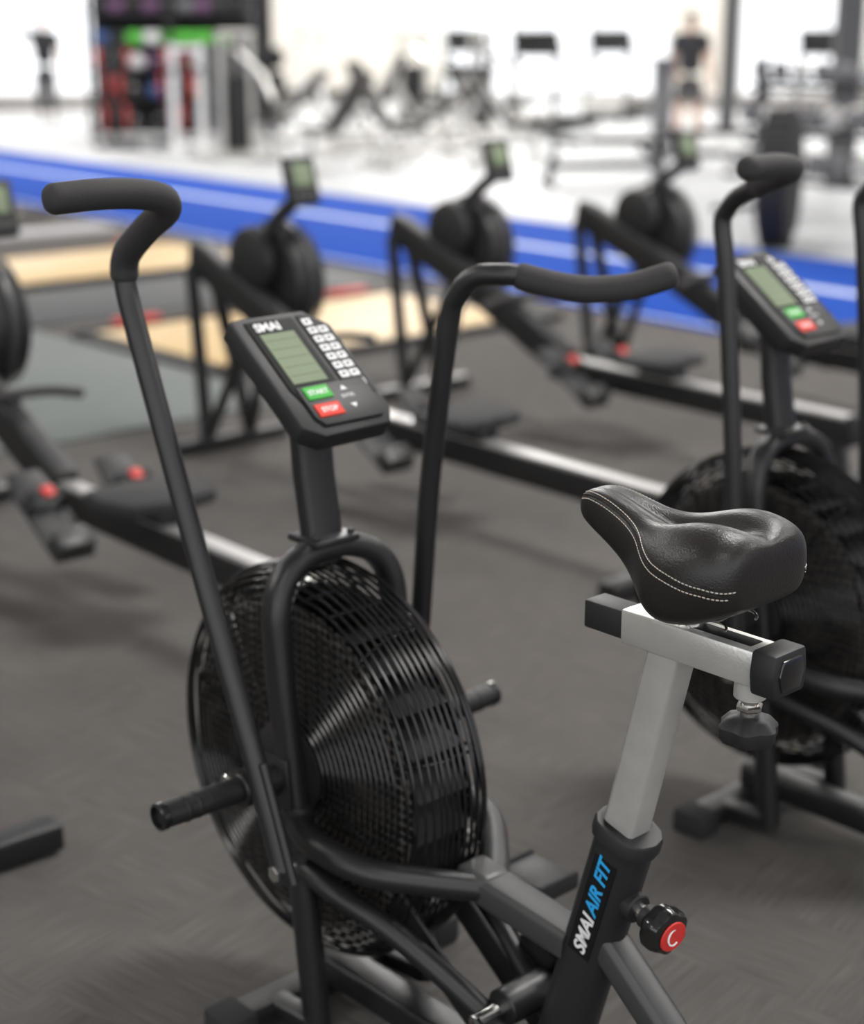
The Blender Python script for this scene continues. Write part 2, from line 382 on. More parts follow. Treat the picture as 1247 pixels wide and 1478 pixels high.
    def stitch(line,nm,offs):
        p=[onsurf(x,.0002) for x in catmull(line,8)]
        v,f=sweepdata(p,circ(.0012,6)); obj('saddle_seam_'+nm,v,f,M_leather,P)
        for oi,ov in enumerate(offs):
            q=[onsurf(x+Vector(ov)) for x in p]
            cum=[0]
            for a,b in zip(q,q[1:]): cum.append(cum[-1]+(b-a).length)
            def at_(sv):
                for i in range(len(cum)-1):
                    if cum[i+1]>=sv: return q[i].lerp(q[i+1],(sv-cum[i])/max(1e-9,cum[i+1]-cum[i]))
                return q[-1]
            V=[];F=[]; sv=0
            while sv+.0034<cum[-1]:
                a,b=at_(sv),at_(sv+.0034)
                if (b-a).length>1e-4:
                    vv,ff=sweepdata([a,b],circ(.0006,5)); o=len(V); V+=vv; F+=[tuple(x+o for x in g) for g in ff]
                sv+=.0052
            obj('saddle_stitching_%s_%d'%(nm,oi),V,F,M_stitch,P)
    for sg,nm in ((-1,'left'),(1,'right')):
        line=[]
        for (t,w,zt,zb,h),ring in zip(ST[1:],rings[1:]):
            fi=5.3 if t<.42 else 5.3-(t-.42)/.5*2.3
            i0=int(fi); fr=fi-i0; q=ring[i0].lerp(ring[i0+1],fr)
            if sg>0: q=Vector((q.x,-q.y,q.z))
            line.append(q)
        stitch(line,nm,[(0,-sg*.0027,.0045),(0,sg*.0027,-.0045)])
    # --- console
    TL=Vector((-.122,-.094,1.132)); ev=Vector((.19,0,-.145)).normalized()
    MC=frameM(TL,(0,1,0),-ev)
    w,l=.175,.24
    out=[(0,-.005),(.01,0),(.140,0),(w,-.035),(w,-l+.03),(w-.018,-l),(.03,-l-.002),(.0,-l+.02)]
    prism('console_body',out,-.034,0,M_matte,P,M=MC,bev=.004)
    prism('console_back',[(.035,-.06),(.125,-.06),(.125,-.19),(.035,-.19)],-.07,-.03,M_matte,P,M=MC,bev=.01)
    prism('console_face',[(.022,-.012),(.112,-.012),(.112,-.15),(.122,-.175),(.122,-.222),(.04,-.222),(.022,-.15)],0,.0025,M_label,P,M=MC,bev=.001)
    prism('console_side_panel',[(.120,-.010),(.142,-.010),(.168,-.038),(.168,-.18),(.132,-.18),(.120,-.15)],0,.002,M_dark,P,M=MC,bev=.0008)
    prism('lcd_screen',[(.034,-.04),(.098,-.04),(.098,-.142),(.034,-.142)],.0026,.0034,M_lcd,P,M=MC,bev=0)
    for i in range(5):
        prism('lcd_line_%d'%i,[(.037,-.054-.018*i),(.095,-.054-.018*i),(.095,-.0547-.018*i),(.037,-.0547-.018*i)],.0034,.0037,M_lcdink,P,M=MC,bev=0)
    text('console_logo','SMAI',.022,M_white,P,MC@Matrix.Translation((.034,-.033,.0028)),bold=.0006)
    prism('console_button_pad',[(.030,-.150),(.158,-.150),(.158,-.218),(.148,-.226),(.04,-.226),(.030,-.21)],0,.005,M_matte,P,M=MC,bev=.0015)
    prism('start_button',[(.038,-.154),(.084,-.154),(.084,-.178),(.038,-.178)],.004,.0075,M_btngreen,P,M=MC,bev=.001)
    prism('stop_button',[(.038,-.188),(.084,-.188),(.084,-.212),(.038,-.212)],.004,.0075,M_btnred,P,M=MC,bev=.001)
    text('start_text','START',.0125,M_white,P,MC@Matrix.Translation((.061,-.1705,.0078)),align='CENTER',bold=.0002)
    text('stop_text','STOP',.0125,M_white,P,MC@Matrix.Translation((.061,-.2045,.0078)),align='CENTER',bold=.0002)
    text('enter_text','ENTER',.008,M_white,P,MC@Matrix.Translation((.11,-.183,.0053)),align='CENTER')
    prism('arrow_up',[(.104,-.168),(.116,-.168),(.11,-.160)],.005,.0055,M_white,P,M=MC,bev=0)
    prism('arrow_down',[(.104,-.196),(.116,-.196),(.11,-.204)],.005,.0055,M_white,P,M=MC,bev=0)
    for i in range(8):
        y=-.020-.0185*i
        for j in range(2):
            x=.125+.020*j
            if i==0 and j==1: continue
            prism('key_label_%d_%d'%(i,j),[(x,y),(x+.016,y),(x+.016,y-.0125),(x,y-.0125)],.002,.0026,M_white,P,M=MC,bev=0)
            prism('key_icon_%d_%d'%(i,j),[(x+.004,y-.004),(x+.011,y-.004),(x+.011,y-.008),(x+.004,y-.008)],.0026,.003,M_label,P,M=MC,bev=0)
    # --- base
    rtube('base_beam',[(-.05,0,.06),(.95,0,.06)],.06,.05,.008,M_frame,P,ref=(0,1,0))
    rtube('front_stabiliser',[(-.03,-.20,.028),(-.03,.24,.028)],.06,.035,.008,M_frame,P,ref=(1,0,0))
    rtube('rear_stabiliser',[(.93,-.22,.035),(.93,.22,.035)],.06,.04,.008,M_frame,P,ref=(1,0,0))
    for n,x,y in (('fl',-.03,-.20),('fr',-.03,.24),('rl',.93,-.22),('rr',.93,.22)):
        box('rubber_foot_'+n,(x,y,.025),(.075,.06,.05),M_rub,P,bev=.008)
    for s in (-1,1): rtube('leg_brace_'+('left' if s<0 else 'right'),[(.085,s*.115,.04),(-.03,s*.115,.03)],.04,.03,.006,M_frame,P,ref=(0,1,0))
    rtube('rear_brace',[(.555,0,.38),(.70,0,.26),(.90,0,.08)],.05,.045,.012,M_greytube,P,ref=(0,1,0))
    rtube('sleeve_foot',[top-d*.44,top-d*.5],.08,.11,.02,M_frame,P,ref=(0,1,0))
    for s in (-1,1):
        rtube('side_plate_'+('left' if s<0 else 'right'),[(.12,s*.05,.34),(.3,s*.05,.21),(.46,s*.045,.10)],.008,.05,.003,M_frame,P,ref=(0,1,0))
    cx,cz=.42,.20
    cyl('crank_axle',(cx,-.10,cz),(cx,.10,cz),.012,M_steel,P)
    cyl('bottom_bracket',(cx,-.045,cz),(cx,.045,cz),.028,M_frame,P)
    lathe('chain_ring',[(.02,0),(.078,.001),(.082,.003),(.078,.005),(.02,.006)],(cx,.065,cz),(0,1,0),M_gloss,P,48,24,.02)
    tube('drive_chain',[(cx+.08,.068,cz),(cx,.068,cz+.08),(.18,.068,.395),(fa,.068,.47),(fa-.035,.068,.435),(fa,.068,.40),(.2,.068,.28),(cx,.068,cz-.08)],.005,M_steel,P,6,6,closed=True)
    ca=math.radians(38)
    for s,n in ((-1,'left'),(1,'right')):
        e=Vector((cx-s*.17*math.cos(ca),s*.10,cz+s*.17*math.sin(ca)*.75))
        rtube('crank_arm_'+n,[(cx,s*.10,cz),e],.014,.03,.005,M_gloss,P,ref=(0,1,0))
        cyl('pedal_axle_'+n,e,e+Vector((0,s*.06,0)),.007,M_steel,P)
        box('pedal_'+n,e+Vector((0,s*.065,0)),(.095,.08,.022),M_matte,P,bev=.006)
        for j in (-1,1): box('pedal_edge_%s_%d'%(n,j),e+Vector((j*.048,s*.065,0)),(.008,.085,.03),M_rub,P,bev=.003)
    return P

th=math.radians(42.8)
Cx,Cy=-.153,2.397
bike=make_bike('air_bike',(Cx,Cy,0),math.radians(-47.2))
L1=([(.145,-.22,.375),(.09,-.22,.515),(-.03,-.22,.790),(-.15,-.22,1.075),(-.175,-.22,1.135),(-.192,-.22,1.18),(-.196,-.22,1.215),(-.18,-.222,1.24)],
    [(-.197,-.22,1.205),(-.192,-.221,1.225),(-.175,-.222,1.245),(-.12,-.222,1.283),(-.075,-.224,1.308),(-.054,-.245,1.327),(-.052,-.29,1.336),(-.050,-.35,1.339),(-.055,-.410,1.337)])
R1=([(-.075,.22,.40),(-.045,.22,.56),(-.018,.22,.84),(.025,.22,1.10),(.045,.22,1.155),(.08,.225,1.187),(.125,.24,1.194),(.15,.262,1.192)],
    [(.145,.257,1.192),(.185,.29,1.180),(.22,.33,1.173),(.262,.375,1.178),(.30,.415,1.194)])
bike_arms(bike,L1,R1)
SH=.062
b2=Vector((Cx+1.1*math.cos(th)+SH*math.sin(th),Cy+1.1*math.sin(th)-SH*math.cos(th),0))
bike2=duplicate(bike,'air_bike.001',b2,math.radians(-47.2),skip=('left_','right_'))
def arm2(s):
    st=[(.12,s*.22,.37),(.11,s*.22,.52),(.09,s*.22,.80),(.055,s*.22,1.12),(.040,s*.22,1.21),(.048,s*.22,1.237),(.075,s*.222,1.265),(.13,s*.226,1.290)]
    gr=[(.11,s*.225,1.283),(.13,s*.226,1.292),(.185,s*.24,1.312),(.215,s*.27,1.325),(.225,s*.33,1.332),(.23,s*.41,1.332)]
    return ([(a-SH,b,z) for a,b,z in st],[(a-SH,b,z) for a,b,z in gr])
bike_arms(bike2,(arm2(-1)),(arm2(1)))

# ------------------------------------------------------------ ROWING MACHINE
def make_rower(name,loc,rz):
    P=empty(name,loc,rz)
    for s,n in ((-1,'left'),(1,'right')):
        rtube('front_leg_'+n,[(.12,s*.10,.04),(-.03,s*.045,.68)],.042,.042,.006,M_frame,P,ref=(1,0,0))
        rtube('rear_prop_'+n,[(.12,s*.10,.04),(.36,s*.035,.52)],.034,.034,.005,M_frame,P,ref=(1,0,0))
        Mf=frameM((1.16,s*.14,.25),(0,1,0),(-.80,0,.50))
        prism('foot_plate_'+n,[(-.06,-.17),(.06,-.17),(.065,.08),(.05,.17),(-.05,.17),(-.065,.08)],0,.014,M_matte,P,M=Mf,bev=.003)
        prism('heel_cup_'+n,[(-.055,-.17),(.055,-.17),(.055,-.10),(-.055,-.10)],.01,.06,M_greytube,P,M=Mf,bev=.01)
        rtube('foot_strap_'+n,[Mf@Vector((-.065,.03,.01)),Mf@Vector((-.045,.03,.065)),Mf@Vector((.045,.03,.065)),Mf@Vector((.065,.03,.01))],.04,.005,.001,M_rub,P,ref=(-.8,0,.5))
        box('strap_buckle_'+n,(0,.03,.071),(.035,.035,.012),M_red,P,M=Mf,bev=.003)
    rtube('floor_bar',[(.12,-.26,.03),(.12,.26,.03)],.055,.045,.006,M_frame,P,ref=(1,0,0))
    rtube('sloped_beam',[(-.06,0,.71),(.0,0,.70),(.5,0,.50),(1.0,0,.27)],.075,.125,.014,M_matte,P,ref=(0,1,0))
    c=(.30,.125,.655)
    lathe('flywheel_drum',[(.15,-.06),(.185,-.055),(.20,-.03),(.20,.03),(.185,.055),(.15,.06)],c,(0,1,0),M_matte,P,40)
    V=[];F=[]
    for r in (.06,.085,.11,.135,.16,.18,.195,.208):
        v,f=sweepdata([(c[0]+r*math.cos(2*math.pi*i/40),c[1]+(.070 if r<.19 else .052),c[2]+r*math.sin(2*math.pi*i/40)) for i in range(40)],circ(.004,5),closed=True); o=len(V);V+=v;F+=[tuple(x+o for x in g) for g in f]
    obj('flywheel_grille',V,F,M_greytube,P)
    lathe('flywheel_hub',[(.06,0),(.055,.02),(.03,.028)],(c[0],c[1]+.055,c[2]),(0,1,0),M_alu,P)
    lathe('flywheel_cover',[(.11,0),(.13,.02),(.12,.05),(.08,.065)],(c[0]-.04,.06,c[2]+.07),(0,-1,0),M_matte,P,32)
    lathe('flywheel_ring',[(.210,0),(.220,.004),(.220,.020),(.210,.024)],(c[0],c[1]-.01,c[2]),(0,1,0),M_greytube,P,48)
    rtube('monitor_arm',[(.30,.05,.78),(.38,.07,.89),(.47,.10,.97)],.034,.05,.008,M_matte,P,ref=(0,1,0))
    Mm=frameM((.49,.105,1.03),(0,1,0),(-.28,0,.96))
    prism('monitor_body',[(-.066,-.09),(.066,-.09),(.066,.085),(-.066,.085)],-.035,.0,M_matte,P,M=Mm,bev=.01)
    prism('monitor_screen',[(-.040,-.02),(.040,-.02),(.040,.058),(-.040,.058)],0,.003,M_lcd,P,M=Mm,bev=.001)
    for i in range(3): prism('monitor_key_%d'%i,[(-.045+.033*i,-.07),(-.022+.033*i,-.07),(-.022+.033*i,-.045),(-.045+.033*i,-.045)],0,.005,M_greytube,P,M=Mm,bev=.002)
    rtube('rail_body',[(.93,0,.245),(2.36,0,.235)],.06,.09,.008,M_frame,P,ref=(0,1,0))
    rtube('rail_top',[(.98,0,.292),(2.34,0,.282)],.054,.014,.003,M_alu,P,ref=(0,1,0))
    box('rail_end_cap',(2.365,0,.24),(.03,.07,.11),M_matte,P,bev=.01)
    rtube('rear_leg',[(2.30,0,.20),(2.33,0,.03)],.05,.05,.008,M_frame,P,ref=(0,1,0))
    rtube('rear_stabiliser',[(2.33,-.24,.035),(2.33,.24,.035)],.065,.055,.008,M_frame,P,ref=(1,0,0))
    box('seat_carriage',(1.50,0,.315),(.17,.09,.04),M_matte,P,bev=.008)
    prism('seat_pad',[(-.12,-.15),(.0,-.165),(.10,-.13),(.12,-.03),(.10,0),(.12,.03),(.10,.13),(0,.165),(-.12,.15),(-.13,0)],0,.04,M_rub,P,M=Matrix.Translation((1.50,0,.335)),bev=.014)
    tube('row_handle',[(.74,-.22,.48),(.72,-.1,.50),(.72,.1,.50),(.74,.22,.48)],.016,M_foam,P,10,5)
    tube('row_chain',[(.72,0,.50),(.4,0,.60)],.005,M_steel,P,6,0)
    box('chain_guide',(.68,0,.465),(.10,.05,.07),M_matte,P,bev=.01)
    return P
rr=math.radians(-49)
row=make_rower('rowing_machine',(-.86,6.25,0),rr)
for i,(x,y) in enumerate([(-.12,7.20),(.74,7.76),(-1.72,5.33),(-2.45,4.52)]):
    duplicate(row,'rowing_machine.%03d'%(i+1),(x,y,0),rr)

# ------------------------------------------------------------ FLOOR & SHELL
YB=40.
def quad(name,c,ux,uy,z0,z1,m,ang,bev=0.004):
    return box(name,(c[0],c[1],(z0+z1)/2),(ux,uy,z1-z0),m,rot=(0,0,ang),bev=bev)
box('floor',(0,17.,-.05),(50,48,.1),M_carpet,bev=0)
la=math.radians(38.5)
nx,ny=math.cos(la),math.sin(la)
dx,dy=-ny,nx
def lanepos(n,t): return (nx*n+dx*t, ny*n+dy*t)
quad('turf_lane',lanepos(7.88,8),2.72,40,0.001,.012,M_turf,la)
quad('lane_line',lanepos(8.12,8),.13,40,.012,.014,M_line,la,0)
quad('lane_line.001',lanepos(6.60,8),.03,40,.012,.014,M_line,la,0)
quad('floor_pale_section',lanepos(17.2,8),15.8,44,.001,.006,M_pale,la)
ra=math.radians(42)
quad('rubber_mat',(-1.92,7.30),1.5,2.3,.001,.012,M_mat,ra)
def platform(name,c,ang):
    P=empty(name,(c[0],c[1],0),ang)
    box('frame_base',(.05,0,.012),(2.3,1.35,.022),M_darkmat,P,bev=.003)
    box('wood_panel',(0,0,.028),(2.0,1.12,.012),M_wood,P,bev=.002)
    box('rubber_pad',(1.1,0,.03),(.18,1.2,.018),M_darkmat,P,bev=.003)
    for s in (-.7,.75): box('red_edge_%s'%('a' if s<0 else 'b'),(s,.66,.045),(.28,.06,.05),M_red,P,bev=.01)
    box('edge_front',(.05,-.66,.03),(2.3,.03,.03),M_frame,P,bev=.003); box('edge_back',(.05,.62,.03),(2.3,.03,.03),M_frame,P,bev=.003)
    return P
platform('lifting_platform',(-.62,8.70),ra)
platform('lifting_platform.001',(-2.3,11.1),ra)
platform('lifting_platform.002',(-4.6,13.9),ra)
for i,(c,ux,uy,m) in enumerate([((-1.55,10.0),2.6,1.1,M_darkmat),((-3.3,9.1),1.2,1.6,M_lightmat),((-3.6,12.6),2.6,.45,M_lightmat)]):
    quad('floor_mat' if i==0 else 'floor_mat.%03d'%i,c,ux,uy,.001,.01,m,ra)
def wall_segment(name,x0,x1,z0,z1,m=M_wall,y=YB): return box(name,((x0+x1)/2,y,(z0+z1)/2),(x1-x0,.3,z1-z0),m,bev=0)
Wn=empty('wall_back')
segs=[(-25,-12,0,6.5),(-7.6,.2,0,6.5),(5.6,7.2,0,6.5),(10.2,25,0,6.5),(-12,-7.6,4,6.5),(.2,5.6,4,6.5),(7.2,10.2,4,6.5)]
for i,s in enumerate(segs):
    o=wall_segment('panel_%d'%i,*s); o.parent=Wn
for i,(x0,x1) in enumerate(((-12,-7.6),(.2,5.6),(7.2,10.2))):
    P=empty('window_%d'%(i+1))
    n=3
    for k in range(n+1):
        x=x0+(x1-x0)*k/n; box('mullion_%d'%k,(min(max(x,x0+.04),x1-.04),YB,2),(.07,.12,4),M_paintw,P,bev=.01)
    box('sill',((x0+x1)/2,YB,.05),(x1-x0,.2,.1),M_paintw,P,bev=.01); box('transom',((x0+x1)/2,YB,2.6),(x1-x0,.1,.07),M_paintw,P,bev=.01)
box('wall_left',(-25,17,3.25),(.3,46.5,6.5),M_wall,bev=0)
box('wall_right',(25,17,3.25),(.3,46.5,6.5),M_wall,bev=0)
box('ceiling',(0,17,6.6),(50,48,.2),M_wall,bev=0)
box('baseboard_back',(-3.7,YB-.17,.08),(7.8,.03,.16),M_dark,bev=.005)

def column(name,x,y,r,h=6.5,m=M_col):
    P=empty(name,(x,y,0)); 
    rtube('shaft',[(0,0,0),(0,0,h)],r*2,r*2,r*.25,m,P,ref=(1,0,0)); box('base_plate',(0,0,.02),(r*3.2,r*3.2,.03),m,P,bev=.005); box('top_plate',(0,0,h-.02),(r*3,r*3,.03),m,P,bev=.005)
column('steel_column',4.12,16.9,.13)
column('steel_column.001',4.42,25.3,.12)
column('steel_column.002',-2.75,28.0,.13,m=M_dark)

# ------------------------------------------------------------ BACKGROUND GYM EQUIPMENT
M_g=mat('lime_green',(.10,.50,.05),.5); M_r=mat('bright_red',(.45,.03,.03),.5); M_b=mat('mid_blue',(.04,.09,.25),.5); M_pu=mat('muted_purple',(.12,.05,.12),.6); M_o=mat('orange',(.55,.15,.03),.5); M_gr=mat('mid_grey',(.13,.13,.14),.6)
def kettlebell(P,x,y,z,s,m,i):
    lathe('kettlebell_body_%d'%i,[(.05*s,0),(.085*s,.03*s),(.1*s,.085*s),(.085*s,.14*s),(.04*s,.17*s)],(x,y,z),(0,0,1),m,P,16)
    tube('kettlebell_handle_%d'%i,[(x-.04*s,y,z+.15*s),(x-.06*s,y,z+.21*s),(x,y,z+.25*s),(x+.06*s,y,z+.21*s),(x+.04*s,y,z+.15*s)],.014*s,m,P,8,3)
def storage_rack(name,loc,rz):
    P=empty(name,loc,rz); w=2.3
    for x in (-w/2,0,w/2):
        for y in (-.28,.28): rtube('upright_%d_%d'%(int(x*10),int(y*10)),[(x,y,0),(x,y,2.2)],.07,.07,.01,M_frame,P,ref=(1,0,0))
    box('back_panel',(0,.34,1.1),(w,.03,2.1),M_dark,P,bev=.004)
    k=0
    pal=[[M_rub,M_r,M_frame,M_rub,M_gr,M_rub],[M_r,M_rub,M_o,M_pu,M_b,M_gr],[M_b,M_pu,M_paintw,M_rub,M_r,M_gr],[M_pu,M_gr,M_b,M_r,M_paintw,M_frame],[M_dark,M_dark,M_pu,M_pu,M_frame,M_gr]]
    for j,z in enumerate((.12,.55,.95,1.32,1.75)):
        box('shelf_%d'%j,(0,0,z),(w,.55,.04),M_frame,P,bev=.006)
        for i in range(9):
            x=-w/2+.16+i*.245; m=random.choice(pal[j])
            if j==3 and i in (2,4,5,6,7): m=M_g
            elif i>5 and j<4: m=random.choice([M_dark,M_rub,M_frame])
            if j in(0,1): kettlebell(P,x,-.12,z+.02,1.15,m,k)
            elif j==2: lathe('medicine_ball_%d'%k,[(.02,0),(.08,.02),(.115,.07),(.125,.12),(.115,.17),(.08,.22),(.02,.24)],(x,-.1,z+.02),(0,0,1),m,P,18)
            else: box('foam_block_%d'%k,(x,-.08,z+.10),(.22,.3,.16),m,P,bev=.02)
            k+=1
    return P
storage_rack('storage_rack',(-3.75,24.6,0),math.radians(0))
def plate_tree(name,loc,rz,cols):
    P=empty(name,loc,rz)
    rtube('mast',[(0,0,0),(0,0,1.35)],.08,.08,.01,M_frame,P,ref=(1,0,0)); box('base',(0,0,.04),(.6,.5,.06),M_frame,P,bev=.01)
    for j,z in enumerate((.38,.80,1.15)):
        for s in (-1,1):
            cyl('peg_%d_%d'%(j,s),(s*.04,0,z),(s*.3,0,z),.02,M_steel,P)
            r=.2-.03*j
            for k in range(3):
                lathe('weight_plate_%d_%d_%d'%(j,s,k),[(.03,0),(r*.95,.003),(r,.012),(r,.035),(r*.9,.045),(.03,.045)],(s*(.06+.055*k),0,z),(s,0,0),cols[(j+k)%len(cols)],P,24)
plate_tree('plate_tree',(-4.25,22.6,0),.3,[M_rub,M_r,M_rub]); plate_tree('plate_tree.001',(-3.45,22.9,0),.1,[M_r,M_rub,M_dark]); plate_tree('plate_tree.002',(-2.3,23.6,0),.5,[M_rub,M_dark,M_rub])
def squat_stand(name,loc,rz,w=.42,h=1.65,m=M_paintw):
    P=empty(name,loc,rz)
    for s in (-1,1):
        rtube('upright_%d'%s,[(s*w/2,0,0),(s*w/2,0,h)],.09,.09,.01,m,P,ref=(1,0,0)); rtube('foot_%d'%s,[(s*w/2,-.35,.04),(s*w/2,.35,.04)],.08,.06,.01,m,P,ref=(1,0,0))
        tube('j_hook_%d'%s,[(s*w/2,-.04,h*.75),(s*w/2,-.14,h*.75),(s*w/2,-.15,h*.75+.07)],.018,M_frame,P,8,3)
    rtube('crossbar_low',[(-w/2,0,.12),(w/2,0,.12)],.06,.06,.01,m,P,ref=(0,0,1)); rtube('crossbar_top',[(-w/2,0,h-.05),(w/2,0,h-.05)],.06,.06,.01,m,P,ref=(0,0,1))
squat_stand('squat_stand',(-3.12,21.6,0),0,w=.36,h=1.35)
squat_stand('squat_stand.001',(-1.75,24.6,0),.2,w=.30,h=1.9)
def bench(name,loc,rz,inc=40,m=M_silver):
    P=empty(name,loc,rz)
    rtube('spine',[(-.6,0,.2),(.6,0,.22)],.08,.08,.01,m,P,ref=(0,1,0))
    for s in (-1,1):
        rtube('foot_%d'%s,[(s*.58,-.28,.04),(s*.58,.28,.04)],.07,.07,.01,m,P,ref=(1,0,0)); rtube('riser_%d'%s,[(s*.58,0,.04),(s*.5,0,.4)],.07,.07,.01,m,P,ref=(0,1,0))
    box('seat_pad',(-.42,0,.46),(.36,.28,.07),M_leather,P,rot=(0,math.radians(8),0),bev=.02)
    a=math.radians(inc); c=math.cos(a);s_=math.sin(a)
    box('back_pad',(-.2+.42*c,0,.46+.42*s_),(.84,.28,.07),M_leather,P,rot=(0,-a,0),bev=.02)
    rtube('back_support',[(.5,0,.3),(-.2+.55*c,0,.40+.55*s_)],.06,.06,.008,m,P,ref=(0,1,0))
bl=[(-1.75,21.5,40,.6),(-.75,20.6,55,2.5),(.0,19.2,35,.4),(.75,20.6,50,2.7),(-.6,23.2,60,.5),(.5,23.0,45,2.2),(-1.0,19.0,45,.9),(-7.4,25.5,50,.5)]
for i,(x,y,inc,rz) in enumerate(bl): bench('weight_bench' if i==0 else 'weight_bench.%03d'%i,(x,y,0),rz,inc)
bench('weight_bench.%03d'%len(bl),(1.75,17.0,0),.1,0,M_col); bench('weight_bench.%03d'%(len(bl)+1),(3.1,18.6,0),.1,0,M_col)
def treadmill(name,loc,rz):
    P=empty(name,loc,rz)
    box('deck',(0,0,.14),(.8,1.8,.14),M_dark,P,bev=.03); box('belt',(0,-.05,.215),(.5,1.6,.012),M_rub,P,bev=.004); box('motor_hood',(0,.78,.24),(.78,.35,.16),M_silver,P,bev=.05)
    for s in (-1,1):
        rtube('upright_%d'%s,[(s*.38,.75,.15),(s*.36,.62,1.25)],.06,.09,.015,M_col,P,ref=(1,0,0)); tube('handrail_%d'%s,[(s*.37,.65,1.05),(s*.37,.35,1.0),(s*.37,.1,.9)],.026,M_foam,P,10,4)
        box('deck_foot_%d'%s,(s*.3,.7,.035),(.08,.1,.07),M_rub,P); box('deck_foot_rear_%d'%s,(s*.3,-.7,.035),(.08,.1,.07),M_rub,P)
    box('console',(0,.6,1.33),(.8,.08,.42),M_matte,P,rot=(-.45,0,0),bev=.03); box('console_screen',(0,.55,1.37),(.4,.02,.24),M_label,P,rot=(-.45,0,0),bev=.004)
for i,(x,y,rz) in enumerate([(1.9,26.5,2.6),(3.4,30.,2.6),(.9,30.5,2.6),(-9.6,31.0,2.0),(6.4,27,2.6)]): treadmill('treadmill' if i==0 else 'treadmill.%03d'%i,(x,y,0),rz)
def cable(name,loc,rz):
    P=empty(name,loc,rz)
    for s in (-1,1): rtube('upright_%d'%s,[(s*.22,0,0),(s*.22,0,1.5)],.08,.06,.01,M_silver,P,ref=(1,0,0))
    box('weight_stack',(0,0,.55),(.3,.16,.9),M_dark,P,bev=.01); box('base',(0,0,.04),(.9,.9,.07),M_silver,P,bev=.01); rtube('top_beam',[(-.26,0,1.48),(.26,0,1.48)],.08,.08,.01,M_silver,P,ref=(0,0,1))
    for s in (-.06,.06): cyl('guide_rod_%d'%(s*100),(s,0,.05),(s,0,1.46),.012,M_steel,P)
    rtube('lever_arm',[(0,.0,1.3),(0,-.6,1.0),(0,-.8,.7)],.06,.06,.01,M_silver,P,ref=(1,0,0)); box('seat_pad',(0,-.8,.5),(.34,.4,.08),M_leather,P,bev=.02); rtube('seat_support',[(0,-.8,.46),(0,-.8,.04)],.07,.07,.01,M_silver,P,ref=(1,0,0)); rtube('floor_spine',[(0,0,.04),(0,-.95,.04)],.07,.06,.01,M_silver,P,ref=(1,0,0))
for i,(x,y,rz) in enumerate([(-.3,26.0,.5),(.75,25.7,.8),(-2.4,20.7,.7)]): cable('cable_machine' if i==0 else 'cable_machine.%03d'%i,(x,y,0),rz)
column('bollard',2.86,21.0,.12,1.2,M_gr)
def dumbbell_rack(name,loc,rz):
    P=empty(name,loc,rz)
    for s in (-1,1): rtube('side_frame_%d'%s,[(s*1.0,.25,0),(s*1.0,.12,1.3)],.06,.12,.01,M_frame,P,ref=(1,0,0)); rtube('side_foot_%d'%s,[(s*1.0,-.35,.03),(s*1.0,.35,.03)],.07,.05,.01,M_frame,P,ref=(1,0,0))
    k=0
    for j,(y,z) in enumerate(((-.15,.35),(0,.72),(.1,1.08))):
        for q in (-.1,.1): rtube('shelf_rail_%d_%d'%(j,int(q*10)),[(-1,y+q,z+q*.25),(1,y+q,z+q*.25)],.04,.05,.006,M_frame,P,ref=(0,0,1))
        for i in range(8):
            x=-.87+i*.25; r=.10-.012*j
            for e in (-1,1): lathe('dumbbell_head_%d_%d'%(k,e),[(r*.8,0),(r,.012),(r,.07),(r*.8,.08)],(x,y+e*.07,z+.12),(0,e,0),M_gr if (k%3) else M_silver,P,12)
            cyl('dumbbell_grip_%d'%k,(x,y-.08,z+.12),(x,y+.08,z+.12),.016,M_steel,P,10); k+=1
dumbbell_rack('dumbbell_rack',(3.30,13.9,0),math.radians(-58)); dumbbell_rack('dumbbell_rack.001',(6.0,18.2,0),math.radians(-35))
def tyre(name,loc,rot):
    P=empty(name,loc); P.rotation_euler=rot
    lathe('tyre_body',[(.26,-.1),(.38,-.13),(.46,-.1),(.48,-.05),(.48,.05),(.46,.1),(.38,.13),(.26,.1)],(0,0,0),(0,1,0),M_rub,P,40)
    V=[];F=[]
    for i in range(28):
        a=2*math.pi*i/28; Mx=Matrix.Rotation(a,4,'Y')@Matrix.Translation((.485,0,0)); o=len(V)
        for x in (-.012,.012):
            for y in (-.1,.1):
                for z in (-.025,.025): V.append(Mx@Vector((x,y,z)))
        F+=[tuple(o+k for k in q) for q in ((0,1,3,2),(4,6,7,5),(0,4,5,1),(2,3,7,6),(0,2,6,4),(1,5,7,3))]
    obj('tread_blocks',V,F,M_rub,P,False)
    lathe('tyre_rim',[(.05,-.03),(.265,-.05),(.265,.05),(.05,.03)],(0,0,0),(0,1,0),M_gr,P,32)
tyre('tractor_tyre',(2.52,12.1,.495),(0,0,1.25))

# ------------------------------------------------------------ PEOPLE
M_skin=mat('skin',(.50,.29,.20),.5); M_skin2=mat('tan_skin',(.42,.23,.15),.5); M_hair=mat('dark_hair',(.02,.014,.01),.6,bump=.6,bscale=120); M_tee=mat('black_tshirt',(.016,.016,.02),.85); M_short=mat('charcoal_shorts',(.03,.03,.035),.85); M_shoe=mat('grey_shoes',(.2,.2,.2),.6); M_eye=mat('eye_white',(.8,.8,.8),.3)
def skinned(name,vs,es,m,P,lv=2):
    me=D.meshes.new(name); me.from_pydata([v[:3] for v in vs],es,[]); o=D.objects.new(name,me); COL.objects.link(o); o.parent=P; me.materials.append(m)
    md=o.modifiers.new('skin','SKIN'); md.use_smooth_shade=True
    for i,v in enumerate(vs):
        sv=me.skin_vertices[0].data[i]; r=v[3]; sv.radius=r if isinstance(r,tuple) else (r,r); sv.use_root=(i==0)
    s=o.modifiers.new('sub','SUBSURF'); s.levels=lv; s.render_levels=lv; return o
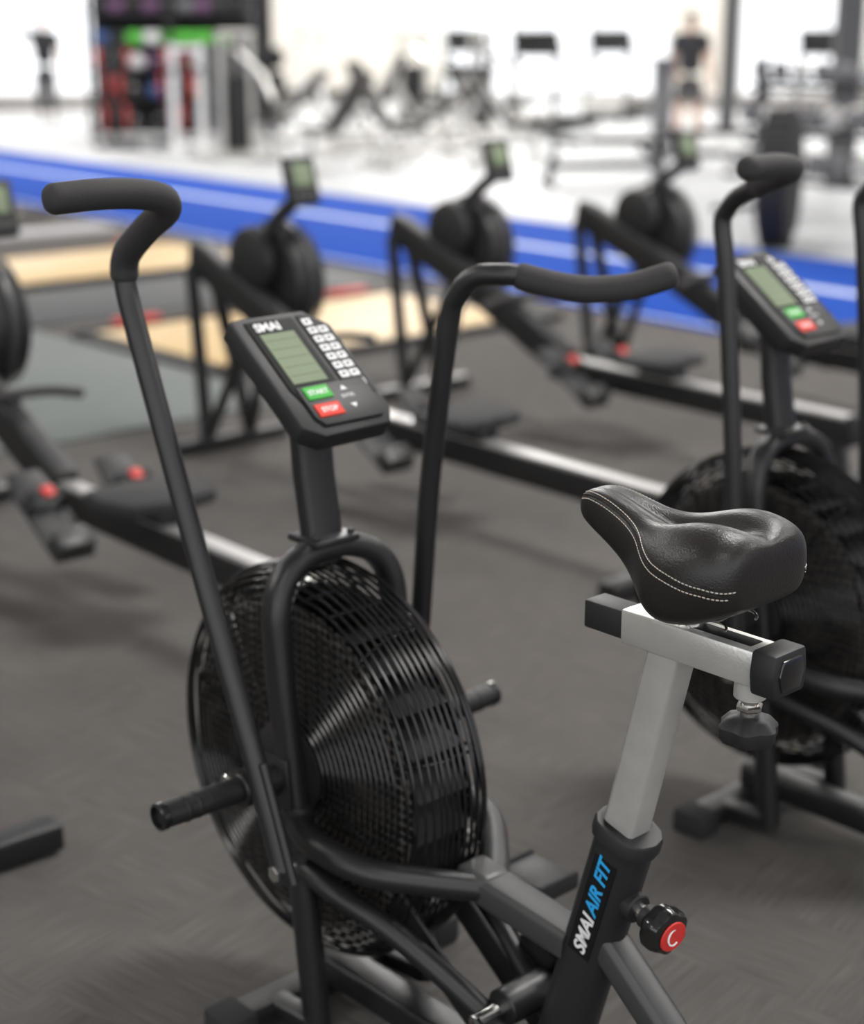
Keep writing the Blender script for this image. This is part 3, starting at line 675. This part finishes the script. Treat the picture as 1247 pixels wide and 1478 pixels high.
def person(name,loc,rz,armL,armR,skin,legs=((.10,0),(-.10,0)),top=M_tee,bot=M_short,long=False):
    P=empty(name,loc,rz)
    shL=Vector((.20,0,1.43)); shR=Vector((-.20,0,1.43))
    V=[(0,0,.93,(.19,.13)),(0,0,1.10,(.175,.125)),(0,0,1.27,(.205,.14)),(0,0,1.39,(.19,.125)),(0,.01,1.48,(.085,.08)),
       (*shL,.082),(*shL.lerp(Vector(armL[0]),.75),.068),(*shR,.082),(*shR.lerp(Vector(armR[0]),.75),.068)]
    skinned('tshirt',V,[(0,1),(1,2),(2,3),(3,4),(3,5),(5,6),(3,7),(7,8)],top,P)
    V=[(0,0,.98,(.17,.12)),(0,0,.92,(.175,.13))]; E=[(0,1)]
    for i,s in enumerate((1,-1)):
        ox,oy=legs[i]; b=len(V); V+=[(s*.095,0,.84,.11),(s*.10+.5*(ox-s*.10),oy*.5,.55,.092)]; E+=[(1,b),(b,b+1)]
        if long: V+=[(ox,oy+.01,.14,.07)]; E+=[(b+1,b+2)]
    skinned('trousers' if long else 'shorts',V,E,bot,P)
    for i,s in enumerate((1,-1)):
        ox,oy=legs[i]; kx=s*.1+.5*(ox-s*.1)
        skinned('leg_'+('left' if s>0 else 'right'),[(kx,oy*.5,.60,.06),(kx,oy*.5,.49,.055),(kx*.5+ox*.5,oy*.75+.01,.34,.056),(ox,oy+.01,.12,.036),(ox,oy,.07,.038)],[(0,1),(1,2),(2,3),(3,4)],skin,P)
        skinned('shoe_'+('left' if s>0 else 'right'),[(ox,oy+.04,.055,.045),(ox,oy-.05,.05,.045),(ox,oy-.15,.04,.036)],[(0,1),(1,2)],M_shoe,P)
    for n,sh,(el,wr) in (('left',shL,armL),('right',shR,armR)):
        el=Vector(el);wr=Vector(wr); d=(wr-el).normalized()
        skinned('arm_'+n,[(*sh.lerp(el,.55),.050),(*el,.043),(*el.lerp(wr,.3),.042),(*wr,.029),(*(wr+d*.03),.030)],[(0,1),(1,2),(2,3),(3,4)],skin,P)
        x=Vector((0,1,0)); x=(x-d*x.dot(d)).normalized(); y=d.cross(x)
        V=[(*(wr+d*.02),(.028,.018)),(*(wr+d*.06),(.038,.016)),(*(wr+d*.09),(.036,.014))]; skinned('palm_'+n,V,[(0,1),(1,2)],skin,P)
        for k,(off,ln) in enumerate(((-.028,.065),(-.010,.075),(.009,.07),(.027,.055))):
            a=wr+d*.08+x*off; skinned('finger_%s_%d'%(n,k),[(*a,.010),(*(a+d*ln*.5+y*.006),.009),(*(a+d*ln*.8+y*.022),.008)],[(0,1),(1,2)],skin,P,1)
        a=wr+d*.035-x*.026; skinned('thumb_'+n,[(*a,.012),(*(a+d*.03-x*.025),.010),(*(a+d*.055-x*.03+y*.008),.009)],[(0,1),(1,2)],skin,P,1)
    skinned('neck_and_head',[(0,.01,1.44,.055),(0,.005,1.53,.052),(0,-.005,1.60,(.066,.072)),(0,0,1.67,(.083,.098)),(0,.005,1.735,(.07,.084))],[(0,1),(1,2),(2,3),(3,4)],skin,P)
    skinned('hair',[(0,.035,1.62,(.074,.062)),(0,.025,1.69,(.090,.092)),(0,.012,1.755,(.078,.088))],[(0,1),(1,2)],M_hair,P)
    for s in (1,-1):
        lathe('eye_%d'%s,[(.004,0),(.011,.004),(.011,.01),(.004,.013)],(s*.032,-.082,1.665),(0,-1,0),M_eye,P,12)
        lathe('pupil_%d'%s,[(.005,0),(.005,.002)],(s*.032,-.096,1.665),(0,-1,0),M_hair,P,10)
        skinned('ear_%d'%s,[(s*.080,.0,1.64,(.008,.016)),(s*.086,.006,1.675,(.008,.02))],[(0,1)],skin,P,1)
    skinned('nose',[(0,-.085,1.665,.010),(0,-.103,1.63,.014)],[(0,1)],skin,P,1)
    box('mouth',(0,-.082,1.598),(.045,.012,.01),M_r,P,bev=.004)
    return P
person('person',(3.52,23.2,0),math.radians(150),((.26,-.02,1.15),(.25,-.16,.93)),((-.26,.0,1.14),(-.28,-.10,.88)),M_skin2,legs=((.12,.05),(-.12,-.08)))
person('person.001',(-6.6,29.0,0),math.radians(20),((.25,.0,1.14),(.23,-.12,.90)),((-.47,-.03,1.53),(-.72,-.08,1.63)),M_skin,legs=((.10,0),(-.10,.05)),long=True)

# ------------------------------------------------------------ LIGHTS
w=D.worlds.new('sky'); SC.world=w; w.use_nodes=True; nt=w.node_tree; bg=nt.nodes['Background']
bg.inputs['Color'].default_value=(.95,.97,1,1); bg.inputs['Strength'].default_value=2.0
def area(name,loc,sx,sy,pw,rot=(0,0,0),col=(1,.975,.94)):
    l=D.lights.new(name,'AREA'); l.shape='RECTANGLE'; l.size=sx; l.size_y=sy; l.energy=pw; l.color=col
    o=D.objects.new(name,l); COL.objects.link(o); o.location=loc; o.rotation_euler=rot; return o
k=0
for y,p in ((-2,110),(5,400),(12,280),(20,600),(28,850),(35,800)):
    for x in (-9,0,9):
        pp=p*(.75 if x<0 and y>15 else 1)
        if x==0 and y==5: x=2.6; pp=460
        area('ceiling_light' if k==0 else 'ceiling_light.%03d'%k,(x,y,6.4),2.6,1.4,pp); k+=1
sun=D.lights.new('sun','SUN'); sun.energy=4; sun.angle=.02; so=D.objects.new('sun',sun); COL.objects.link(so); so.rotation_euler=Vector((-.25,.9,.55)).to_track_quat('Z','Y').to_euler(); so.location=(0,50,20)

# ------------------------------------------------------------ CAMERA
cam=D.cameras.new('camera'); co=D.objects.new('camera',cam); COL.objects.link(co); SC.camera=co
co.location=(0,0,1.55); co.rotation_euler=(math.radians(90-16.43),0,0)
cam.sensor_fit='VERTICAL'; cam.sensor_height=36; cam.sensor_width=36*1247/1478; cam.lens=2370/1478*36
cam.clip_end=200
cam.dof.use_dof=True; cam.dof.focus_distance=1.98; cam.dof.aperture_fstop=2.4
